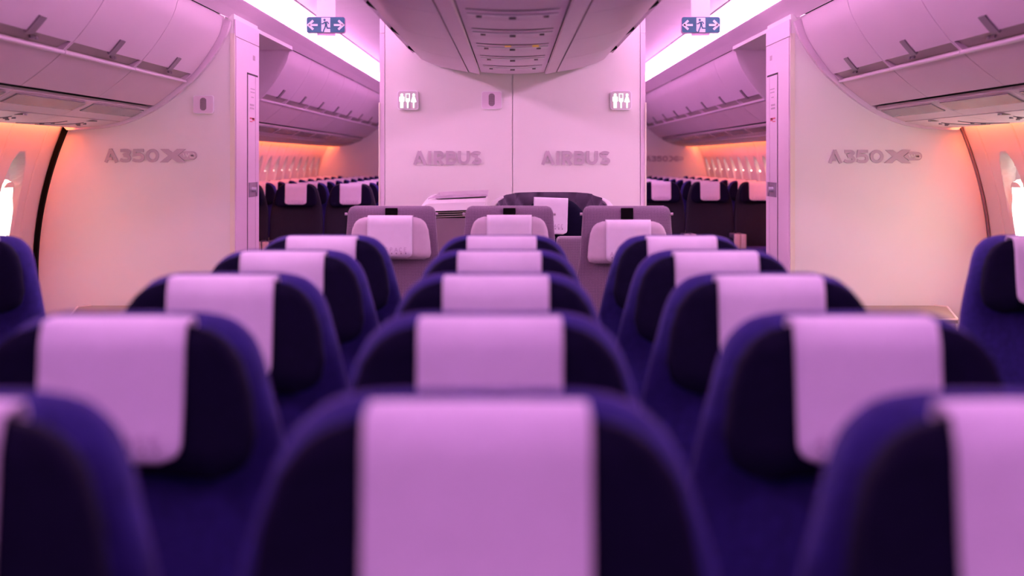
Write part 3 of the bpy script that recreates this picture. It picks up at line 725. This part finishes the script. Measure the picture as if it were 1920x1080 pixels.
def rbox(x0, x1, y0, y1, z0, z1, r, m, name, seg=3):
    bm = bmesh.new(); bmesh.ops.create_cube(bm, size=1.0)
    for v in bm.verts: v.co = Vector(((x0+x1)/2+v.co.x*(x1-x0), (y0+y1)/2+v.co.y*(y1-y0), (z0+z1)/2+v.co.z*(z1-z0)))
    bmesh.ops.bevel(bm, geom=bm.edges[:], offset=r, segments=seg, affect='EDGES', profile=0.5)
    me = bpy.data.meshes.new(name); bm.to_mesh(me); bm.free(); me.materials.append(MATS[m]); me.shade_smooth()
    try: me.set_sharp_from_angle(angle=math.radians(50))
    except Exception: pass
    return me
SEAT = {}
mb = pillow(MB(), back_levels(), 26, 3.2); SEAT['backrest'] = mb.mesh('backrest', 'navy', True)
mb = pillow(MB(), pad_levels(), 24, 3.0); SEAT['dark_back'] = None; SEAT['headrest'] = mb.mesh('headrest', 'navypad', True)
CL = 0.186
SEAT['headrest_cloth'] = cloth_mesh(pad_front, pad_yc(0.02)+0.035, TOP-PT+0.004, CL, Wc/2, 0.030)
cf = lambda x, t: pad_front(x, t)-0.0105-0.006*max(0, (t-0.12)/0.1)
SEAT['cloth_print'], SEAT['cloth_marks'] = cloth_print(cf, TOP-PT-CL+0.028, 0.014, 0.150, CL-0.035)
SEAT['seat_cushion'] = rbox(-0.188, 0.188, -0.52, 0.0, 0.40, 0.50, 0.035, 'navy', 'seat_cushion')
SEAT['armrest'] = rbox(-0.028, 0.028, -0.46, -0.075, 0.585, 0.635, 0.012, 'armdark', 'armrest')
SEAT['armrest_cap'] = rbox(-0.029, 0.029, -0.475, -0.440, 0.49, 0.638, 0.010, 'arm', 'armrest_cap')
SEAT['leg'] = rbox(-0.02, 0.02, -0.42, -0.05, 0.0, 0.40, 0.008, 'metal', 'leg', 1)
SEAT['lower_back'] = rbox(-0.20, 0.20, 0.02, 0.08, 0.42, 0.60, 0.02, 'armdark', 'back_panel')
PX_SEAT = 0.507
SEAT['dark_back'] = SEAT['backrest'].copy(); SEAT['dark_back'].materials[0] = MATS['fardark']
def econ_seat(x, y, label, group, last=False, prints=True, dark=False):
    t = thing('passenger_seat', (x, y, 0), label, 'seat', group)
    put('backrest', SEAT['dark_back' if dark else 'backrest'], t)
    hd = put('headrest', SEAT['headrest'], t)
    c = put('headrest_cloth', SEAT['headrest_cloth'], hd); c['label'] = 'pale lilac headrest cover'
    put('cushion', SEAT['seat_cushion'], t)
    if prints:
        put('cloth_print', SEAT['cloth_print'], hd); put('cloth_marks', SEAT['cloth_marks'], hd)
    for sx in (-1, 1):
        a = put('armrest', SEAT['armrest'], t, (sx*(PX_SEAT/2-0.040), 0, 0)); put('armrest_cap', SEAT['armrest_cap'], a)
    for sx in (-0.14, 0.14): put('leg', SEAT['leg'], t, (sx, 0, 0))
    return t
ROWS = [1.345, 2.135, 2.935, 3.73, 4.50]
CX0 = -0.0306
rown = ['front', 'second', 'third', 'fourth', 'rearmost']
posn = ['beside the left aisle', 'in the middle of the centre block', 'beside the right aisle']
for r, yr in enumerate(ROWS):
    for c in range(3):
        econ_seat(CX0+(c-1)*PX_SEAT, yr+0.085, 'navy seat with lilac cover, %s of the centre block, %s' % (rown[r]+' row', ['left aisle seat', 'middle seat', 'right aisle seat'][c]), 'navy seats in the centre block', c == 2)
for s, xa, side in ((-1, -1.562, 'left'), (1, 1.505, 'right')):
    for k in range(2):
        econ_seat(xa+s*k*PX_SEAT, ROWS[4]+0.085, 'navy seat by the %s windows, %s' % (side, ['on the aisle, level with the rearmost centre row', 'next to the window before the partition'][k]), 'navy seats before the side partitions', k == (2 if s > 0 else 0))
for s, y0, side, x0 in ((-1, 14.65, 'left', -1.475), (1, 16.15, 'right', 1.515)):
    r = 0; y = y0
    while y < Y_F-0.35:
        for k in range(3):
            lab = 'navy far-cabin seat on the %s, %s, %s row from the cross aisle' % (side, ['aisle seat', 'middle seat', 'window seat'][k], ['first','second','third','fourth','fifth','sixth','seventh','eighth','ninth','tenth'][r])
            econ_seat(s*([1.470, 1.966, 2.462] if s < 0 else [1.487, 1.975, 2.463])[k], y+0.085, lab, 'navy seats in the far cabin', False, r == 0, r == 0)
        r += 1; y += 0.80

# ------------------------------------------------------------------ three grey seats behind the centre block
YG = 6.93; sG = YG/FPX
GT = EYE-(387-300)*sG
def ghw(t): return float(np.interp(t, [0, 0.004, 0.012, 0.03, 0.10, 0.25, 0.32, 0.42, 0.75], [0.160, 0.174, 0.184, 0.190, 0.194, 0.206, 0.222, 0.245, 0.248]))
def gy(z): return 0.05-(GT-z)*0.12
gl = []
for t in [0.72, 0.6, 0.5, 0.42, 0.37, 0.32, 0.28, 0.22, 0.15, 0.09, 0.05, 0.03, 0.018, 0.010, 0.005, 0.002, 0.0]:
    th = 0.040 if t > 0.03 else 0.040*math.sqrt(max(0.03, 1-(1-t/0.03)**2))
    gl.append((GT-t, ghw(t), gy(GT-t), th, 0.004))
G = {}
G['backrest'] = pillow(MB(), gl, 26, 5.0).mesh('backrest', 'tweed', True)
GPH = 0.180
def gp_hw(t): return float(np.interp(t/GPH, [0, 0.02, 0.06, 0.14, 0.3, 0.6, 0.85, 0.95, 0.985, 1.0], [0.108, 0.124, 0.138, 0.152, 0.163, 0.171, 0.175, 0.170, 0.160, 0.146]))
def gp_th(t):
    a = min(1, t/0.03); b = min(1, (GPH-t)/0.03); return 0.036*math.sqrt(max(0.02, 1-(1-a)**2))*math.sqrt(max(0.02, 1-(1-b)**2))
def gp_yc(t): return -0.045-0.05*t
def gp_front(x, t):
    u = min(0.999, abs(x)/gp_hw(t)); return gp_yc(t)-gp_th(t)*(1-u**3)**(1/3)-0.012*u**2.4
G['headrest'] = pillow(MB(), [(-t, gp_hw(t), gp_yc(t), gp_th(t), 0.012) for t in reversed([GPH*k/24 for k in range(25)])], 24, 3.0).mesh('headrest', 'greypad', True)
G['cloth'] = cloth_mesh(gp_front, gp_yc(0.02)+0.03, 0.004, 0.178, 0.096, 0.024)
gcf = lambda x, t: gp_front(x, t)-0.0095-0.006*max(0, (t-0.12)/0.1)
G['print'], G['marks'] = cloth_print(gcf, -0.146, 0.017, 0.160, 0.150)
G['strap'] = rbox(-0.027, 0.027, -0.008, 0.006, -0.095, -0.008, 0.003, 'strap', 'strap', 1)
G['cushion'] = rbox(-0.182, 0.182, -0.55, 0.02, 0.38, 0.50, 0.04, 'tweed', 'cushion')
G['armrest'] = rbox(-0.03, 0.03, -0.50, 0.02, 0.40, 0.64, 0.02, 'tweed', 'armrest')
G['base'] = rbox(-0.20, 0.20, -0.45, 0.0, 0.0, 0.38, 0.02, 'podpanel', 'base', 1)
G['hinge'] = MB().tube([(0, 0, 0), (0.010, 0, 0)], 0.006, 10).mesh('side_knob', 'podlid')
for cxp, top, lab in ((732, 407, 'grey tweed seat with black strap behind the left aisle seats'), (955, 406, 'grey tweed seat with black strap behind the middle of the centre block'), (1177.5, 415, 'grey tweed seat with the lowest headrest, in front of the quilted pod')):
    x = (cxp-961)*sG
    t = thing('grey_seat', (x, YG+0.05, 0), lab, 'seat', 'three grey tweed seats')
    put('backrest', G['backrest'], t)
    hz = EYE-(top-300)*sG
    h = put('headrest', G['headrest'], t, (0, 0, hz))
    c = put('headrest_cloth', G['cloth'], h); c['label'] = 'pale lilac headrest cover with faint print'
    put('cloth_print', G['print'], h); put('cloth_marks', G['marks'], h)
    put('strap', G['strap'], t, (0, 0.008, GT))
    put('cushion', G['cushion'], t); put('base', G['base'], t)
    for sx in (-1, 1):
        put('armrest', G['armrest'], t, (sx*0.215, 0, 0))
        put('side_knob', G['hinge'], t, (sx*0.196-0.006, 0.02, GT-0.035))

# ------------------------------------------------------------------ shell pod with quilted seat in front of the centre partition
YPD = 8.5; sP = YPD/FPX
def pp(px, d=YPD): return (px-961)*d/FPX
def pz(py, d=YPD): return EYE+(300-py)*d/FPX
pod = thing('seat_pod', (0.2, 8.75, 0), 'white shell pod with dark quilted wraparound seat before the centre partition', 'seat pod')
def pbl(mb, name, m, par=pod, smooth=True):
    mb.v = [(x-0.2, y-8.75, z) for x, y, z in mb.v]; return mb.build(name, m, par, smooth)
pcx, phw, yb, yf = 0.207, 0.315, 9.02, 8.42
def plan(a, off=0.0):     # U plan, a from 0 (left front) to 1 (right front)
    ang = math.pi*(1-a); c, s_ = math.cos(ang), math.sin(ang)
    return pcx+(phw+off)*math.copysign(abs(c)**(0.7), c), yf+(yb-yf+off)*abs(s_)**0.8
def ptop(a):
    e = abs(2*a-1); return EYE-0.178-0.070*e**3.2
NA, NZ = 96, 48
v = []; f = []
for i in range(NA+1):
    a = i/NA
    for j in range(NZ+1):
        b = j/NZ; z = 0.30+(ptop(a)-0.30)*b
        # diamond quilting
        u_, w_ = a*15, z*13
        q = (abs(math.sin(math.pi*(u_+w_)/2))*abs(math.sin(math.pi*(u_-w_)/2)))**0.5
        x, y = plan(a, -0.020-0.024*q); v.append((x, y, z))
f = [(i*(NZ+1)+j, (i+1)*(NZ+1)+j, (i+1)*(NZ+1)+j+1, i*(NZ+1)+j+1) for i in range(NA) for j in range(NZ)]
pbl(MB().add(v, f), 'quilted_lining', 'quilt')
v = []; f = []
prof = lambda a: [(-0.018, ptop(a)-0.03), (-0.016, ptop(a)-0.016), (-0.004, ptop(a)-0.010), (0.012, ptop(a)-0.013), (0.018, ptop(a)-0.024), (0.018, 0.0), (-0.018, 0.0)]
for i in range(NA+1):
    a = i/NA
    for off, z in prof(a):
        x, y = plan(a, off); v.append((x, y, z))
m = 7
f = [(i*m+k, i*m+(k+1) % m, (i+1)*m+(k+1) % m, (i+1)*m+k) for i in range(NA) for k in range(m)]+[tuple(range(m)), tuple(range(NA*m+m-1, NA*m-1, -1))]
pbl(MB().add(v, f), 'outer_shell', 'podwhite')
# seat inside the pod
lv = []
zt = pz(372)-0.01
for t in [0.62, 0.5, 0.4, 0.3, 0.24, 0.19, 0.16, 0.13, 0.10, 0.07, 0.045, 0.028, 0.016, 0.008, 0.003, 0.0]:
    hw = float(np.interp(t, [0, 0.01, 0.03, 0.07, 0.13, 0.22, 0.6], [0.07, 0.10, 0.125, 0.160, 0.195, 0.215, 0.22]))
    th = 0.05*math.sqrt(max(0.03, 1-(1-min(1, t/0.06))**2)); lv.append((zt-t, hw, 8.64-t*0.12+0.03, th, 0.0))
mb = pillow(MB(), lv, 22, 3.0); mb.v = [(x+0.222, y, z) for x, y, z in mb.v]
bk = pbl(mb, 'pod_backrest', 'navypad')
def pod_front(x, t): return 8.60-0.12*t-0.012*math.sqrt(max(0, min(1, t/0.02)))
cme2 = cloth_mesh(lambda x, t: pod_front(x, t), 8.645, 0.0, 0.188, 0.091, 0.022, 'headrest_cloth')
pc = put('headrest_cloth', cme2, bk, (pp(1034)-0.2, -8.75, pz(372.5))); pc.rotation_euler = (0, 0.035, 0)
p1, p2 = cloth_print(lambda x, t: pod_front(x, t)-0.010-0.006*max(0, (t-0.12)/0.1), -0.153, 0.017, 0.150, 0.152)
for nm, me in (('cloth_print', p1), ('cloth_marks', p2)):
    q = put(nm, me, bk, (pp(1034)-0.2, -8.75, pz(372.5))); q.rotation_euler = (0, 0.035, 0)
put('seat_cushion', rbox(-0.24, 0.28, -0.75, -0.08, 0.38, 0.50, 0.04, 'navypad', 'seat_cushion'), pod)
put('pod_base', rbox(-0.24, 0.28, -0.7, 0.1, 0.0, 0.38, 0.02, 'podpanel', 'pod_base', 1), pod)
# foot end ledge in front of the backrest (mauve)
put('footwell_ledge', rbox(pp(1040)-0.2, pp(1150)-0.2, 8.02-8.75, 8.22-8.75, 0.0, EYE-0.385, 0.02, 'tweed', 'footwell_ledge'), pod)
# side console of the pod
con = thing('pod_console', (-0.29, 8.6, 0), 'white topped side console with mauve lid and drawer slots beside the pod', 'console')
def cbl(mb, name, m, par=con, smooth=True):
    mb.v = [(x+0.29, y-8.6, z) for x, y, z in mb.v]; return mb.build(name, m, par, smooth)
def ctop(x):
    u = (x+0.50)/0.40; return EYE-0.222+0.014*u-0.055*max(0, (0.18-u)/0.18)**2
xs = [-0.505+0.365*i/20 for i in range(21)]
v = []
for x in xs: v += [(x, 8.34+0.02*max(0,(-0.42-x)/0.08)**2, ctop(x)-0.045), (x, 8.35, ctop(x)-0.006), (x, 8.37, ctop(x)), (x, 9.0, ctop(x)+0.03), (x, 9.02, ctop(x)-0.04)]
f = [(i*5+k, i*5+(k+1) % 5, (i+1)*5+(k+1) % 5, (i+1)*5+k) for i in range(20) for k in range(5)]+[(0,1,2,3,4), (104,103,102,101,100)]
cbl(MB().add(v, f), 'console_top', 'podwhite')
cbl(MB().box(-0.49, -0.145, 8.37, 9.0, 0.0, EYE-0.30), 'console_body', 'podpanel', smooth=False)
sl = cbl(MB().box(-0.475, -0.15, 8.385, 8.95, EYE-0.30, EYE-0.262), 'drawer_recess', 'shadow_gap', smooth=False)
for k in range(3):
    z = EYE-0.296+0.011*k; cbl(MB().add([(-0.48,8.362,z-0.004),(-0.15,8.362,z+0.008),(-0.15,8.40,z+0.008),(-0.48,8.40,z-0.004),(-0.48,8.362,z),(-0.15,8.362,z+0.012),(-0.15,8.40,z+0.012),(-0.48,8.40,z)], [(0,3,2,1),(4,5,6,7),(0,1,5,4),(1,2,6,5),(2,3,7,6),(3,0,4,7)]), 'drawer_edge', 'channel', sl, False)
lx0, lx1 = pp(819, 8.7), pp(915, 8.7)
lz = EYE-0.205
cbl(MB().add([(lx0,8.55,lz),(lx1,8.55,lz+0.014),(lx1,8.95,lz+0.028),(lx0,8.95,lz+0.014),(lx0,8.55,lz+0.016),(lx1,8.55,lz+0.026),(lx1,8.95,lz+0.040),(lx0,8.95,lz+0.028)], [(0,3,2,1),(4,5,6,7),(0,1,5,4),(1,2,6,5),(2,3,7,6),(3,0,4,7)]), 'lid', 'podlid', smooth=False)
cbl(MB().tube([(-0.45,8.7,EYE-0.218),(-0.40,8.7,EYE-0.196),(lx0+0.02,8.7,EYE-0.190)], 0.012, 8), 'lid_hinge', 'podlid')

# ------------------------------------------------------------------ low consoles at the foot of the side partitions
for s, side in ((-1, 'left'), (1, 'right')):
    t = thing('stowage_console', (s*2.05, 8.75, 0), 'low beige stowage console at the foot of the %s partition' % side, 'console', 'low consoles before the partitions')
    zt = EYE-272*S92
    x0, x1 = 1.72, 2.44
    top = [(x0, 8.36), (x1-0.14, 8.36), (x1, 9.08), (x1-0.05, 9.17), (x0, 9.17)]
    mb = MB(); n = 5
    mb.add([(s*(x-2.05), y-8.75, zt-0.02) for x, y in top]+[(s*(x-2.05), y-8.75, zt) for x, y in top], [tuple(range(n)), tuple(range(2*n-1, n-1, -1))]+[(i, n+i, n+(i+1) % n, (i+1) % n) for i in range(n)])
    mb.build('top', 'console', t)
    mb = MB(); body = [(x-0.01 if x > 2 else x+0.01, y) for x, y in top]
    mb.add([(s*(x-2.05), y-8.75, 0) for x, y in body]+[(s*(x-2.05), y-8.75, zt-0.02) for x, y in body], [tuple(range(n)), tuple(range(2*n-1, n-1, -1))]+[(i, n+i, n+(i+1) % n, (i+1) % n) for i in range(n)])
    mb.build('body', 'podlid', t)
    MB().tube([(s*(x1-0.14-2.05), 8.36-8.75, zt), (s*(x1-2.05), 9.08-8.75, zt), (s*(x1-0.05-2.05), 9.17-8.75, zt)], 0.006, 8).build('edge_moulding', 'consoleedge', t)
    MB().tube([(s*(x0-2.05), 8.36-8.75, zt), (s*(x1-0.14-2.05), 8.36-8.75, zt)], 0.006, 8).build('edge_moulding', 'consoleedge', t)
